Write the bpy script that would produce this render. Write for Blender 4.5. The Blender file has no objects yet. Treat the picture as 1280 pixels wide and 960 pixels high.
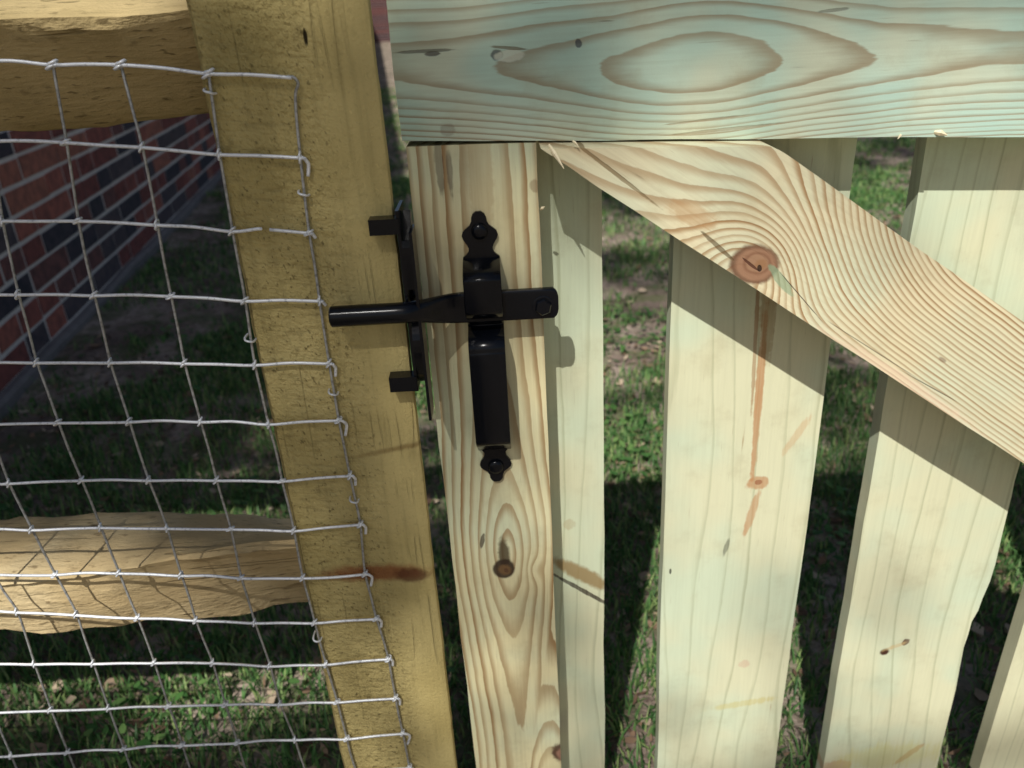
import bpy, bmesh, math, random
import numpy as np
from mathutils import Vector, Matrix, noise

random.seed(7)
rng = np.random.default_rng(11)
scene = bpy.context.scene
COL = scene.collection

# ------------------------------------------------------------------ camera
FPX = 990.0                       # focal length in photo pixels (1280 wide)
HC = 0.90                         # camera height above the lawn
_d = np.array([117.0, 2068.0, FPX]); _d /= np.linalg.norm(_d)
EX = np.array([1.0, -117.0 / 2068.0, 0.0]); EX /= np.linalg.norm(EX)
UP = -_d
EY = np.cross(UP, EX)
cam_data = bpy.data.cameras.new('camera')
cam = bpy.data.objects.new('camera', cam_data)
COL.objects.link(cam)
right_w = Vector((EX[0], EY[0], UP[0]))
down_w = Vector((EX[1], EY[1], UP[1]))
fwd_w = Vector((EX[2], EY[2], UP[2]))
cam.matrix_world = Matrix((
    (right_w.x, -down_w.x, -fwd_w.x, 0.0),
    (right_w.y, -down_w.y, -fwd_w.y, 0.0),
    (right_w.z, -down_w.z, -fwd_w.z, HC),
    (0, 0, 0, 1)))
cam_data.sensor_width = 36.0
cam_data.lens = FPX / 1280.0 * 36.0
cam_data.clip_start = 0.02
cam_data.clip_end = 500.0
cam_data.dof.use_dof = True
cam_data.dof.focus_distance = 0.62
cam_data.dof.aperture_fstop = 7.5
scene.camera = cam

# ------------------------------------------------------------------ light
LIGHT = Vector((0.30, 1.0, -1.20)).normalized()      # travel direction of sunlight
world = bpy.data.worlds.new('World')
scene.world = world
world.use_nodes = True
wn = world.node_tree
sky = wn.nodes.new('ShaderNodeTexSky')
sky.sky_type = 'NISHITA'
sky.sun_disc = False
sky.sun_elevation = math.asin(-LIGHT.z)
sky.sun_rotation = math.atan2(-LIGHT.x, -LIGHT.y)
sky.air_density = 1.0
sky.dust_density = 2.0
wn.links.new(sky.outputs[0], wn.nodes['Background'].inputs[0])
wn.nodes['Background'].inputs[1].default_value = 0.062
sun_data = bpy.data.lights.new('sun', 'SUN')
sun_data.energy = 4.7
sun_data.angle = math.radians(0.53)
sun_data.color = (1.0, 0.97, 0.93)
sun = bpy.data.objects.new('sun', sun_data)
COL.objects.link(sun)
sun.rotation_euler = LIGHT.to_track_quat('-Z', 'Y').to_euler()
sun.location = (-3, -8, 12)
vs = scene.view_settings
vs.view_transform = 'Standard'
vs.look = 'None'
vs.gamma = 1.0
vs.use_curve_mapping = False
vs.exposure = 0.03
scene.cycles.max_bounces = 5
scene.cycles.diffuse_bounces = 3
scene.cycles.glossy_bounces = 2
scene.cycles.transmission_bounces = 3

# ------------------------------------------------------------------ helpers
def ray(px, py):
    r = np.array([px - 640.0, py - 480.0, FPX])
    return np.array([r @ EX, r @ EY, r @ UP])
def at(px, py, Y):
    """The point of the upright plane y = Y that the photograph shows at a pixel."""
    w = ray(px, py)
    return Vector(w * (Y / w[1])) + Vector((0, 0, HC))
def on_ground(px, py):
    w = ray(px, py)
    return Vector(w * (HC / -w[2])) + Vector((0, 0, HC))

def srgb(r, g, b):
    def f(c):
        c /= 255.0
        return c / 12.92 if c <= 0.04045 else ((c + 0.055) / 1.055) ** 2.4
    return (f(r), f(g), f(b), 1.0)

def empty(name, loc, label=None, cat=None, group=None):
    o = bpy.data.objects.new(name, None)
    o.empty_display_size = 0.1
    COL.objects.link(o)
    o.location = loc
    tag(o, label, cat, group)
    return o
def tag(o, label=None, cat=None, group=None, kind=None):
    if label: o['label'] = label
    if cat: o['category'] = cat
    if group: o['group'] = group
    if kind: o['kind'] = kind
    return o
def base_of(p):
    v = Vector((0, 0, 0))
    while p is not None:
        v += p.location
        p = p.parent
    return v
def link_mesh(name, me, parent=None, smooth=False):
    o = bpy.data.objects.new(name, me)
    COL.objects.link(o)
    if parent is not None:
        o.parent = parent
    if smooth:
        for p in me.polygons:
            p.use_smooth = True
    return o
def from_bm(name, bm, mat, parent=None, smooth=False):
    """World-space bmesh to one mesh object below its parent."""
    b = base_of(parent)
    if b.length > 0:
        bmesh.ops.translate(bm, verts=bm.verts, vec=-b)
    bmesh.ops.recalc_face_normals(bm, faces=bm.faces)
    me = bpy.data.meshes.new(name)
    bm.to_mesh(me)
    bm.free()
    me.materials.append(mat)
    return link_mesh(name, me, parent, smooth)
def tri_mesh(name, verts, faces, mat):
    """numpy verts (N,3) and triangle or quad faces (M,k) to a mesh."""
    me = bpy.data.meshes.new(name)
    verts = np.asarray(verts, dtype=np.float32)
    faces = np.asarray(faces, dtype=np.int32)
    k = faces.shape[1]
    me.vertices.add(len(verts))
    me.vertices.foreach_set('co', verts.ravel())
    me.loops.add(faces.size)
    me.loops.foreach_set('vertex_index', faces.ravel())
    me.polygons.add(len(faces))
    me.polygons.foreach_set('loop_start', np.arange(0, faces.size, k, dtype=np.int32))
    me.update(calc_edges=True)
    me.materials.append(mat)
    return me
def nz(*p):
    return noise.noise(Vector(p))

def add_box(bm, lo, hi):
    vs_ = [bm.verts.new((x, y, z)) for x in (lo[0], hi[0]) for y in (lo[1], hi[1]) for z in (lo[2], hi[2])]
    for f in ((0, 1, 3, 2), (4, 6, 7, 5), (0, 4, 5, 1), (2, 3, 7, 6), (0, 2, 6, 4), (1, 5, 7, 3)):
        bm.faces.new([vs_[i] for i in f])
    return vs_
def bevel_all(bm, w, seg=2, angle=0.5):
    es = [e for e in bm.edges if len(e.link_faces) == 2 and e.calc_face_angle(0) > angle]
    bmesh.ops.bevel(bm, geom=es, offset=w, segments=seg, affect='EDGES', profile=0.5, clamp_overlap=True)
def add_prism(bm, pts, y0, y1):
    """Outline of (x, z) points between y0 (front) and y1 (back)."""
    f_ = [bm.verts.new((p[0], y0, p[1])) for p in pts]
    b_ = [bm.verts.new((p[0], y1, p[1])) for p in pts]
    n = len(pts)
    bm.faces.new(f_)
    bm.faces.new(b_[::-1])
    for i in range(n):
        bm.faces.new((f_[i], b_[i], b_[(i + 1) % n], f_[(i + 1) % n]))
def add_tube(bm, pts, rads, sides=8, cap=True):
    """Round tube through points with a radius each."""
    pts = [Vector(p) for p in pts]
    n = len(pts)
    rings = []
    ref = None
    for i, p in enumerate(pts):
        t = (pts[min(i + 1, n - 1)] - pts[max(i - 1, 0)])
        if t.length < 1e-9: t = Vector((1, 0, 0))
        t.normalize()
        if ref is None:
            ref = t.cross(Vector((0.3, 0.9, 0.2)))
            if ref.length < 1e-3: ref = t.cross(Vector((0, 0, 1)))
        ref = (ref - t * ref.dot(t)).normalized()
        bi = t.cross(ref)
        r = rads[i] if hasattr(rads, '__len__') else rads
        rings.append([bm.verts.new(p + (ref * math.cos(a) + bi * math.sin(a)) * r)
                      for a in (2 * math.pi * k / sides for k in range(sides))])
    for a, b in zip(rings[:-1], rings[1:]):
        for k in range(sides):
            bm.faces.new((a[k], a[(k + 1) % sides], b[(k + 1) % sides], b[k]))
    if cap:
        bm.faces.new(rings[0][::-1])
        bm.faces.new(rings[-1])
def loft(bm, rings, cap=True):
    vr = [[bm.verts.new(p) for p in r] for r in rings]
    n = len(vr[0])
    for a, b in zip(vr[:-1], vr[1:]):
        for k in range(n):
            bm.faces.new((a[k], a[(k + 1) % n], b[(k + 1) % n], b[k]))
    if cap:
        bm.faces.new(vr[0][::-1])
        bm.faces.new(vr[-1])
def smooth_path(pts, n=6):
    """Catmull-Rom through points."""
    pts = [Vector(p) for p in pts]
    out = []
    for i in range(len(pts) - 1):
        p0 = pts[max(i - 1, 0)]; p1 = pts[i]; p2 = pts[i + 1]; p3 = pts[min(i + 2, len(pts) - 1)]
        for k in range(n):
            t = k / n
            out.append(0.5 * ((2 * p1) + (p2 - p0) * t + (2 * p0 - 5 * p1 + 4 * p2 - p3) * t * t
                              + (3 * p1 - p0 - 3 * p2 + p3) * t ** 3))
    out.append(pts[-1])
    return out

# ------------------------------------------------------------------ shader expressions
class E:
    nt = None
    def __init__(s, v): s.v = v
    @staticmethod
    def m(op, *a, clamp=False):
        n = E.nt.nodes.new('ShaderNodeMath')
        n.operation = op
        n.use_clamp = clamp
        for i, x in enumerate(a):
            x = x.v if isinstance(x, E) else x
            if isinstance(x, (int, float)): n.inputs[i].default_value = x
            else: E.nt.links.new(x, n.inputs[i])
        return E(n.outputs[0])
    def __add__(s, o): return E.m('ADD', s, o)
    __radd__ = __add__
    def __sub__(s, o): return E.m('SUBTRACT', s, o)
    def __rsub__(s, o): return E.m('SUBTRACT', o, s)
    def __mul__(s, o): return E.m('MULTIPLY', s, o)
    __rmul__ = __mul__
    def __truediv__(s, o): return E.m('DIVIDE', s, o)
    def sq(s): return E.m('MULTIPLY', s, s)
def ex_(a): return E.m('EXPONENT', a)
def sqrt_(a): return E.m('SQRT', a)
def abs_(a): return E.m('ABSOLUTE', a)
def min_(a, b): return E.m('MINIMUM', a, b)
def max_(a, b): return E.m('MAXIMUM', a, b)
def frac_(a): return E.m('FRACT', a)
def sin_(a): return E.m('SINE', a)
def sstep(a, lo, hi):
    n = E.nt.nodes.new('ShaderNodeMapRange')
    n.interpolation_type = 'SMOOTHSTEP'
    E.nt.links.new(a.v, n.inputs[0])
    n.inputs[1].default_value = lo
    n.inputs[2].default_value = hi
    return E(n.outputs[0])
def vec_(x, y, z):
    n = E.nt.nodes.new('ShaderNodeCombineXYZ')
    for i, a in enumerate((x, y, z)):
        if isinstance(a, E): E.nt.links.new(a.v, n.inputs[i])
        else: n.inputs[i].default_value = a
    return n.outputs[0]
def noise_(vec, scale, detail=2.0, rough=0.5, dist=0.0):
    n = E.nt.nodes.new('ShaderNodeTexNoise')
    E.nt.links.new(vec, n.inputs['Vector'])
    n.inputs['Scale'].default_value = scale
    n.inputs['Detail'].default_value = detail
    n.inputs['Roughness'].default_value = rough
    n.inputs['Distortion'].default_value = dist
    return E(n.outputs[0])
def mix_(f, a, b, mode='MIX'):
    n = E.nt.nodes.new('ShaderNodeMix')
    n.data_type = 'RGBA'
    n.blend_type = mode
    n.clamp_factor = True
    if isinstance(f, E): E.nt.links.new(f.v, n.inputs[0])
    else: n.inputs[0].default_value = f
    for i, c in ((6, a), (7, b)):
        if isinstance(c, tuple): n.inputs[i].default_value = c
        else: E.nt.links.new(c, n.inputs[i])
    return n.outputs[2]
def position():
    g = E.nt.nodes.new('ShaderNodeNewGeometry')
    s = E.nt.nodes.new('ShaderNodeSeparateXYZ')
    E.nt.links.new(g.outputs['Position'], s.inputs[0])
    return g.outputs['Position'], E(s.outputs[0]), E(s.outputs[1]), E(s.outputs[2])
def new_mat(name, rough=0.7, spec=0.3, metal=0.0):
    m = bpy.data.materials.new(name)
    m.use_nodes = True
    E.nt = m.node_tree
    b = m.node_tree.nodes['Principled BSDF']
    b.inputs['Roughness'].default_value = rough
    b.inputs['Specular IOR Level'].default_value = spec
    b.inputs['Metallic'].default_value = metal
    return m, b
def set_in(b, name, v):
    if isinstance(v, E): E.nt.links.new(v.v, b.inputs[name])
    elif isinstance(v, (tuple, float, int)): b.inputs[name].default_value = v
    else: E.nt.links.new(v, b.inputs[name])
def bump_(b, h, dist=0.001, strength=1.0):
    n = E.nt.nodes.new('ShaderNodeBump')
    n.inputs['Strength'].default_value = strength
    n.inputs['Distance'].default_value = dist
    E.nt.links.new(h.v, n.inputs['Height'])
    E.nt.links.new(n.outputs[0], b.inputs['Normal'])

def spot(u, v, cu, cv, ru, rv, ang=0.0, soft=0.35, wob=None):
    """1 inside an ellipse in the face plane, 0 outside; the rim can wobble."""
    c, s = math.cos(ang), math.sin(ang)
    du, dv = u - cu, v - cv
    a = (du * c + dv * s) / ru
    b = (dv * c - du * s) / rv
    d = sqrt_(a.sq() + b.sq())
    if wob is not None: d = d + wob
    return 1.0 - sstep(d, 1.0 - soft, 1.0 + soft)

def pine(name, ring, light, dark, grain_axis='z', late=(0.35, 0.9), strength=1.0, spots=(), tint=None,
         tint_amt=0.25, rough=0.72, seed=0.0, fibre=0.10, streaks=0.5, warp=0.40):
    """Sawn softwood: growth-ring field -> bands of pale early and tan late wood, fibres, marks."""
    m, b = new_mat(name, rough, 0.25)
    P, x, y, z = position()
    xs, zs = x + seed, z + seed * 1.7
    if grain_axis == 'z':
        u, v = z, x
        fv = vec_(xs * 420.0, y * 420.0, zs * 14.0)
        wv = vec_(xs * 16.0, y * 16.0, zs * 4.0)
    elif grain_axis == 'x':
        u, v = x, z
        fv = vec_(xs * 14.0, y * 420.0, zs * 420.0)
        wv = vec_(xs * 4.0, y * 16.0, zs * 16.0)
    else:                                        # a direction in the x-z plane
        c, s = grain_axis
        u = x * c + z * s
        v = z * c - x * s
        fv = vec_((u + seed) * 14.0, y * 420.0, v * 420.0)
        wv = vec_((u + seed) * 4.0, y * 16.0, v * 16.0)
    wob = noise_(wv, 1.0, 2.0) - 0.5
    fib = noise_(fv, 1.0, 3.0, 0.6)
    Fd = ring(x, y, z, u, v) + wob * 0.6 + (noise_(wv, 5.0, 3.0, 0.6) - 0.5) * warp + (fib - 0.5) * 0.10
    t = frac_(Fd)
    # each ring its own strength
    ringid = E.m('FLOOR', Fd)
    amp = frac_(sin_(ringid * 12.9898 + 3.1) * 43758.5)
    band = sstep(t, late[0], late[1]) * (1.0 - sstep(t, 0.94, 1.0))
    patchy = 0.82 + sstep(noise_(wv, 1.6, 2.0), 0.3, 0.7) * 0.18
    band = band * (0.52 + amp * 0.48) * patchy * strength
    big = noise_(P, 9.0 + seed, 2.0)
    lt = light
    if tint is not None:
        lt = mix_(sstep(big, 0.35, 0.7) * tint_amt, light, tint)
    col = mix_(band, lt, dark)
    col = mix_((fib - 0.4) * (fibre * 4.0), col, tuple(c * 0.62 for c in dark[:3]) + (1.0,))
    streak = noise_(wv, 3.0, 3.0, 0.6)
    col = mix_((streak - 0.5) * streaks, col, (light[0] * 0.62, light[1] * 0.58, light[2] * 0.48, 1.0))
    grime = sstep(noise_(P, 26.0, 5.0, 0.65), 0.50, 0.78)
    col = mix_(grime * 0.22, col, srgb(150, 136, 96))
    speck = sstep(noise_(fv, 2.2, 2.0, 0.5), 0.70, 0.80)
    col = mix_(speck * 0.35, col, srgb(120, 100, 66))
    rimw = (noise_(P, 160.0, 3.0) - 0.5) * 0.7 + (fib - 0.5) * 0.35
    hgt = fib * 0.35 - band * 0.25
    for sp in spots:
        cu, cv, ru, rv, ang, soft, colr, amt, dent = sp
        k = spot(x, z, cu, cv, ru, rv, ang, soft, rimw if soft >= 0.2 else rimw * 0.3)
        if soft >= 0.4: k = sstep(k + (fib - 0.5) * 1.1 + (streak - 0.5) * 0.9, 0.30, 0.80)
        col = mix_(k * (0.55 + streak * 0.6 + (fib - 0.5) * 0.5) * amt if soft >= 0.4 else k * amt, col, colr)
        if dent: hgt = hgt - k * dent
    set_in(b, 'Base Color', col)
    bump_(b, hgt + noise_(P, 900.0, 2.0) * 0.15, 0.0006, 0.7)
    return m

# ------------------------------------------------------------------ setting: ground
GATE = 0.590        # front of the gate's frame
PICK = 0.628        # front of the pickets, nailed to the frame's back
POST = 0.565        # front of the fence post

m_ground, b = new_mat('soil', 0.95, 0.15)
P, x, y, z = position()
n1 = noise_(P, 3.2, 4.0, 0.6)
n2 = noise_(P, 55.0, 4.0, 0.65)
n3 = noise_(P, 240.0, 2.0, 0.6)
c = mix_(sstep(n1, 0.38, 0.62), srgb(132, 116, 104), srgb(184, 166, 150))
c = mix_(sstep(n2, 0.45, 0.75), c, srgb(84, 70, 62))
c = mix_(sstep(n3, 0.62, 0.72), c, srgb(168, 150, 132))
c = mix_(sstep(noise_(P, 9.0, 4.0, 0.65), 0.46, 0.60) * 0.6, c, srgb(84, 98, 56))
set_in(b, 'Base Color', c)
bump_(b, n2 * 1.0 + n3 * 0.35, 0.012, 0.9)
gx = np.concatenate([[-120, -60, -25, -10, -5], np.arange(-3.2, 4.41, 0.08), [6, 12, 30, 60, 120]])
gy = np.concatenate([[-120, -60, -25, -10, -4, -1], np.arange(0.0, 8.01, 0.08), [10, 14, 22, 40, 80, 160]])
def gz(x_, y_):
    """Lie of the land: small lumps, higher in the turf."""
    return 0.018 * nz(x_ * 1.7, y_ * 1.7, 0.3) + 0.010 * nz(x_ * 6, y_ * 6, 4.1)
verts = [(a, b_, gz(a, b_) if (-3.2 <= a <= 4.4 and 0 <= b_ <= 8) else 0.0) for b_ in gy for a in gx]
nx = len(gx)
faces = [(j * nx + i, j * nx + i + 1, (j + 1) * nx + i + 1, (j + 1) * nx + i)
         for j in range(len(gy) - 1) for i in range(nx - 1)]
me = tri_mesh('ground', verts, faces, m_ground)
tag(link_mesh('ground', me, None, True), 'bare brown soil of the yard showing between tufts of grass', None, None, 'structure')

# ------------------------------------------------------------------ setting: brick wall of the house
WB = on_ground(0, 510)
WD = Vector((-0.1309, 0.9914, 0)).normalized()       # runs away from the camera
WN = Vector((WD.y, -WD.x, 0))                        # faces the yard
COURSE, BL, BH, JOINT = 0.0772, 0.295, 0.0636, 0.0136
S0, S1 = -1.75, 27.0
wall = empty('brick_wall', WB, 'long dark red brick house wall running away behind the wire mesh', 'wall')
m_mortar, b = new_mat('mortar', 0.95, 0.1)
P, x, y, z = position()
n1 = noise_(P, 30.0, 4.0, 0.6)
set_in(b, 'Base Color', mix_(n1, srgb(244, 234, 226), srgb(212, 198, 190)))
bump_(b, noise_(P, 300.0, 3.0), 0.002, 0.7)
m_found, b = new_mat('foundation_concrete', 0.95, 0.1)
P, x, y, z = position()
set_in(b, 'Base Color', mix_(noise_(P, 24.0, 5.0, 0.6), srgb(150, 142, 138), srgb(108, 100, 96)))
bump_(b, noise_(P, 120.0, 4.0), 0.004, 0.8)
brick_cols = [(172, 102, 90), (152, 90, 82), (186, 112, 96), (106, 92, 94), (86, 78, 84), (140, 94, 88), (190, 120, 100)]
m_bricks = []
for i, bc in enumerate(brick_cols):
    m_, b = new_mat('fired_brick', 0.9, 0.2)
    P, x, y, z = position()
    n1 = noise_(P, 28.0, 4.0, 0.6)
    n2 = noise_(P, 260.0, 3.0, 0.6)
    c0 = srgb(*bc)
    c = mix_(sstep(n1, 0.3, 0.75), c0, srgb(bc[0] * 0.72, bc[1] * 0.78, bc[2] * 0.82))
    c = mix_(sstep(n2, 0.6, 0.8) * 0.4, c, srgb(bc[0] + 40, bc[1] + 34, bc[2] + 30))
    set_in(b, 'Base Color', c)
    bump_(b, n1 * 0.6 + n2 * 0.5, 0.003, 0.8)
    m_bricks.append(m_)
def wall_box(bm, s0, s1, z0, z1, d0, d1):
    """Box on the wall: along s, height z, depth d measured out of the mortar face."""
    c_ = [WB + WD * s + WN * d + Vector((0, 0, zz)) for s in (s0, s1) for d in (d0, d1) for zz in (z0, z1)]
    v_ = [bm.verts.new(p) for p in c_]
    for f in ((0, 1, 3, 2), (4, 6, 7, 5), (0, 4, 5, 1), (2, 3, 7, 6), (0, 2, 6, 4), (1, 5, 7, 3)):
        bm.faces.new([v_[i] for i in f])
WALL_H = 3.3
bm = bmesh.new()
wall_box(bm, S0, S1, 0.0, WALL_H, -0.22, -0.0026)
from_bm('mortar', bm, m_mortar, wall)
bm = bmesh.new()
nseg = 60
rings = []
for i in range(nseg + 1):
    s = S0 + (S1 - S0) * (i / nseg) ** 1.8
    j = 0.006 * nz(s * 3, 1, 2)
    j2 = 0.008 * nz(s * 2, 7, 2)
    pr = [(-0.1, -0.1), (0.030 + j, -0.1), (0.027 + j, 0.020 + j2), (0.018 + j, 0.030 + j2), (-0.1, 0.034)]
    rings.append([WB + WD * s + WN * d + Vector((0, 0, zz)) for d, zz in pr])
loft(bm, rings)
from_bm('foundation', bm, m_found, wall)
# bricks: rows with stretchers and a few headers
blist = []
zrow = 0.036
row = 0
while zrow + BH < WALL_H:
    s = S0 + (0.0 if row % 2 else -(BL + JOINT) / 2)
    while s < S1:
        if random.random() < 0.38:
            L = (BL - JOINT) / 2
        else:
            L = BL
        if s >= S0:
            blist.append((s, zrow, L))
        s += L + JOINT
    zrow += COURSE
    row += 1
def project(p):
    r = Vector(p) - Vector((0, 0, HC))
    q = (r.dot(right_w), r.dot(down_w), r.dot(fwd_w))
    if q[2] <= 0.05: return None
    return 640 + FPX * q[0] / q[2], 480 + FPX * q[1] / q[2], q[2]
vis = []
rest = []
for it in blist:
    s, zz, L = it
    pr = project(WB + WD * (s + L / 2) + Vector((0, 0, zz + BH / 2)))
    if pr and -30 < pr[0] < 300 and 125 < pr[1] < 530: vis.append((pr[2], it))
    elif s < 9.0 and zz < 1.8: rest.append(it)
vis.sort()
rest += [v[1] for v in vis[290:]]
vis = [v[1] for v in vis[:290]]
def brick_local(L, k):
    bm = bmesh.new()
    c_ = [WD * s + WN * d + Vector((0, 0, zz)) for s in (0, L) for d in (-0.03, 0.0) for zz in (0, BH)]
    v_ = [bm.verts.new(p + WD * random.uniform(-0.0016, 0.0016) + Vector((0, 0, random.uniform(-0.0016, 0.0016)))) for p in c_]
    for f in ((0, 1, 3, 2), (4, 6, 7, 5), (0, 4, 5, 1), (2, 3, 7, 6), (0, 2, 6, 4), (1, 5, 7, 3)):
        bm.faces.new([v_[i] for i in f])
    bevel_all(bm, 0.0015, 1)
    bmesh.ops.recalc_face_normals(bm, faces=bm.faces)
    me = bpy.data.meshes.new('brick')
    bm.to_mesh(me); bm.free()
    me.materials.append(m_bricks[k])
    return me
brick_me = {(h, k): brick_local((BL - JOINT) / 2 if h else BL, k) for h in (0, 1) for k in range(len(m_bricks))}
for s, zz, L in vis:
    k = random.choice([0, 0, 1, 1, 2, 3, 4, 4, 5, 5, 6])
    o = bpy.data.objects.new('brick', brick_me[(1 if L < 0.2 else 0, k)])
    COL.objects.link(o)
    o.parent = wall
    o.location = WD * (s + random.uniform(-0.002, 0.002)) + WN * random.uniform(-0.0004, 0.0014) + Vector((0, 0, zz + random.uniform(-0.0015, 0.0015)))
m_far, b = new_mat('fired_brick_rest', 0.9, 0.2)
oi = E.nt.nodes.new('ShaderNodeNewGeometry')
rp = E(oi.outputs['Random Per Island'])
c = mix_(sstep(rp, 0.30, 0.34), srgb(52, 46, 52), srgb(92, 47, 44))
c = mix_(sstep(rp, 0.68, 0.72), c, srgb(110, 58, 48))
set_in(b, 'Base Color', c)
bm = bmesh.new()
for s, zz, L in rest:
    wall_box(bm, s, s + L, zz, zz + BH, -0.03, 0.0)
o = from_bm('brick_courses', bm, m_far, wall)
o['kind'] = 'stuff'
# beyond nine metres the pieces blur together: a brick-patterned facing
m_face, b = new_mat('far_brick_facing', 0.9, 0.2)
tc = E.nt.nodes.new('ShaderNodeTexBrick')
P, x, y, z = position()
sa = x * WD.x + y * WD.y
E.nt.links.new(vec_(sa, z, 0.0), tc.inputs['Vector'])
tc.inputs['Color1'].default_value = srgb(92, 47, 44)
tc.inputs['Color2'].default_value = srgb(52, 46, 52)
tc.inputs['Mortar'].default_value = srgb(150, 134, 126)
tc.inputs['Scale'].default_value = 1.0
tc.inputs['Mortar Size'].default_value = 0.006
tc.inputs['Brick Width'].default_value = BL + JOINT
tc.inputs['Row Height'].default_value = COURSE
set_in(b, 'Base Color', tc.outputs[0])
bm = bmesh.new()
wall_box(bm, 9.02, S1, 0.036, WALL_H, -0.05, 0.0)
wall_box(bm, S0, 9.0, 1.80 + COURSE, WALL_H, -0.05, 0.0)
from_bm('far_brick_facing', bm, m_face, wall)
bm = bmesh.new()          # the house turns a corner far down the yard
wall_box(bm, S1, S1 + 0.3, 0.0, WALL_H, -0.4, 7.0)
from_bm('return_wall', bm, m_face, wall)

# ------------------------------------------------------------------ gate
gate = empty('wooden_gate', (0.0, GATE + 0.03, 0.0),
             'unpainted pale pine picket gate with diagonal brace and black latch', 'gate')
LIGHT_PINE = srgb(222, 216, 178)
GREEN_PINE = srgb(192, 212, 186)
TAN = srgb(170, 134, 92)

def board(name, pts, y0, y1, mat, bev=0.0022, wav=0.0006, seed=0.0, cuts=14, parent=gate):
    """A sawn board: outline of (x, z) corners, long edges divided and very slightly uneven."""
    bm = bmesh.new()
    out = []
    n = len(pts)
    for i in range(n):
        a = Vector((pts[i][0], 0, pts[i][1])); b_ = Vector((pts[(i + 1) % n][0], 0, pts[(i + 1) % n][1]))
        k = cuts if (b_ - a).length > 0.2 else 2
        t = (b_ - a).normalized()
        nrm = Vector((t.z, 0, -t.x))
        for j in range(k):
            p = a.lerp(b_, j / k)
            if j: p = p + nrm * (wav * 2.0 * nz(p.x * 9 + seed, p.z * 9, seed) + wav * nz(p.x * 40, p.z * 40, seed + 3))
            out.append((p.x, p.z))
    add_prism(bm, out, y0, y1)
    bevel_all(bm, bev, 2, 0.9)
    o = from_bm(name, bm, mat, parent)
    return o

# --- pickets (behind the frame)
def picket_mat(name, x0, spots, seed, lines=5.6, tintc=GREEN_PINE):
    def ring(x, y, z, u, v):
        w1 = noise_(vec_(x * 9.0 + seed, seed, z * 1.5), 1.0, 1.0)
        return (x - x0) * (lines / 0.14) + (w1 - 0.5) * 4.4 + y * 30.0
    return pine(name, ring, srgb(212, 211, 176), srgb(146, 150, 114), 'z', (0.80, 0.97), 0.58, spots, tintc, 0.55,
                seed=seed, fibre=0.06, streaks=0.22, warp=0.12)
RESIN = srgb(180, 132, 88)
KNOT = srgb(92, 62, 46)
def sp(px, py, rpx, rpz, ang, soft, colr, amt, dent, Y=PICK):
    """A mark on a board at a photo position; radii in metres."""
    p = at(px, py, Y)
    return (p.x, p.z, rpx, rpz, ang, soft, colr, amt, dent)
pm1 = picket_mat('picket_wood', 0.02, [
    sp(728, 718, 0.036, 0.008, -0.62, 0.3, srgb(146, 120, 74), 0.85, 0.0),
    sp(728, 738, 0.040, 0.0024, -0.66, 0.5, srgb(50, 38, 30), 0.95, 1.0),
    sp(712, 655, 0.006, 0.006, 0, 0.6, srgb(176, 160, 120), 0.5, 0)], 1.3, 4.6)
pm2 = picket_mat('picket_wood', 0.21, [
    sp(949, 490, 0.0036, 0.098, 0.015, 0.6, RESIN, 0.9, 0),
    sp(944, 430, 0.0018, 0.070, 0.03, 0.6, srgb(150, 104, 64), 0.7, 0),
    sp(948, 604, 0.011, 0.007, 0.1, 0.5, RESIN, 0.85, 0),
    sp(948, 603, 0.004, 0.003, 0.1, 0.4, srgb(140, 80, 50), 0.8, 0),
    sp(940, 640, 0.004, 0.026, -0.18, 0.6, RESIN, 0.75, 0),
    sp(995, 545, 0.004, 0.022, -0.5, 0.7, srgb(196, 158, 112), 0.5, 0),
    sp(908, 684, 0.0020, 0.009, -0.2, 0.8, srgb(96, 100, 84), 0.7, 0.5),
    sp(838, 714, 0.0012, 0.0035, 0, 0.4, srgb(30, 24, 20), 1, 1.0),
    sp(930, 830, 0.006, 0.006, 0, 0.6, srgb(200, 166, 140), 0.6, 0),
    sp(925, 880, 0.036, 0.0050, 0.16, 0.8, srgb(196, 184, 116), 0.6, 0),
    sp(960, 385, 0.007, 0.05, 0.05, 0.5, srgb(140, 112, 66), 0.6, 0)], 2.9)
pm3 = picket_mat('picket_wood', 0.40, [
    sp(1106, 815, 0.0048, 0.0042, 0.4, 0.3, srgb(72, 44, 30), 1, 0.8),
    sp(1132, 803, 0.0036, 0.005, -0.5, 0.4, srgb(84, 50, 34), 1, 0.6),
    sp(1119, 808, 0.014, 0.0028, 0.4, 0.7, srgb(196, 170, 120), 0.7, 0),
    sp(1137, 942, 0.004, 0.024, -0.75, 0.5, srgb(176, 122, 82), 0.7, 0),
    sp(1045, 958, 0.020, 0.010, 0.1, 0.6, srgb(184, 132, 90), 0.6, 0),
    sp(1110, 945, 0.06, 0.02, 0.1, 0.9, srgb(206, 200, 128), 0.5, 0)], 4.4, 6.2)
pm4 = picket_mat('picket_wood', 0.58, [], 6.1, 9.0, srgb(210, 206, 170))
PB, PT = 0.055, HC + 0.002
THK = 0.0165
board('picket', [(-0.058, PB), (0.0815, PB), (0.0795, PT - 0.02), (-0.060, PT - 0.02)], PICK, PICK + THK, pm1, 0.0015, seed=1.1, cuts=24)
board('picket', [(0.1415, PB + 0.004), (0.278, PB + 0.002), (0.2775, PT - 0.03), (0.1365, PT - 0.03)], PICK, PICK + THK, pm2, 0.0015, seed=2.2, cuts=24)
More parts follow.
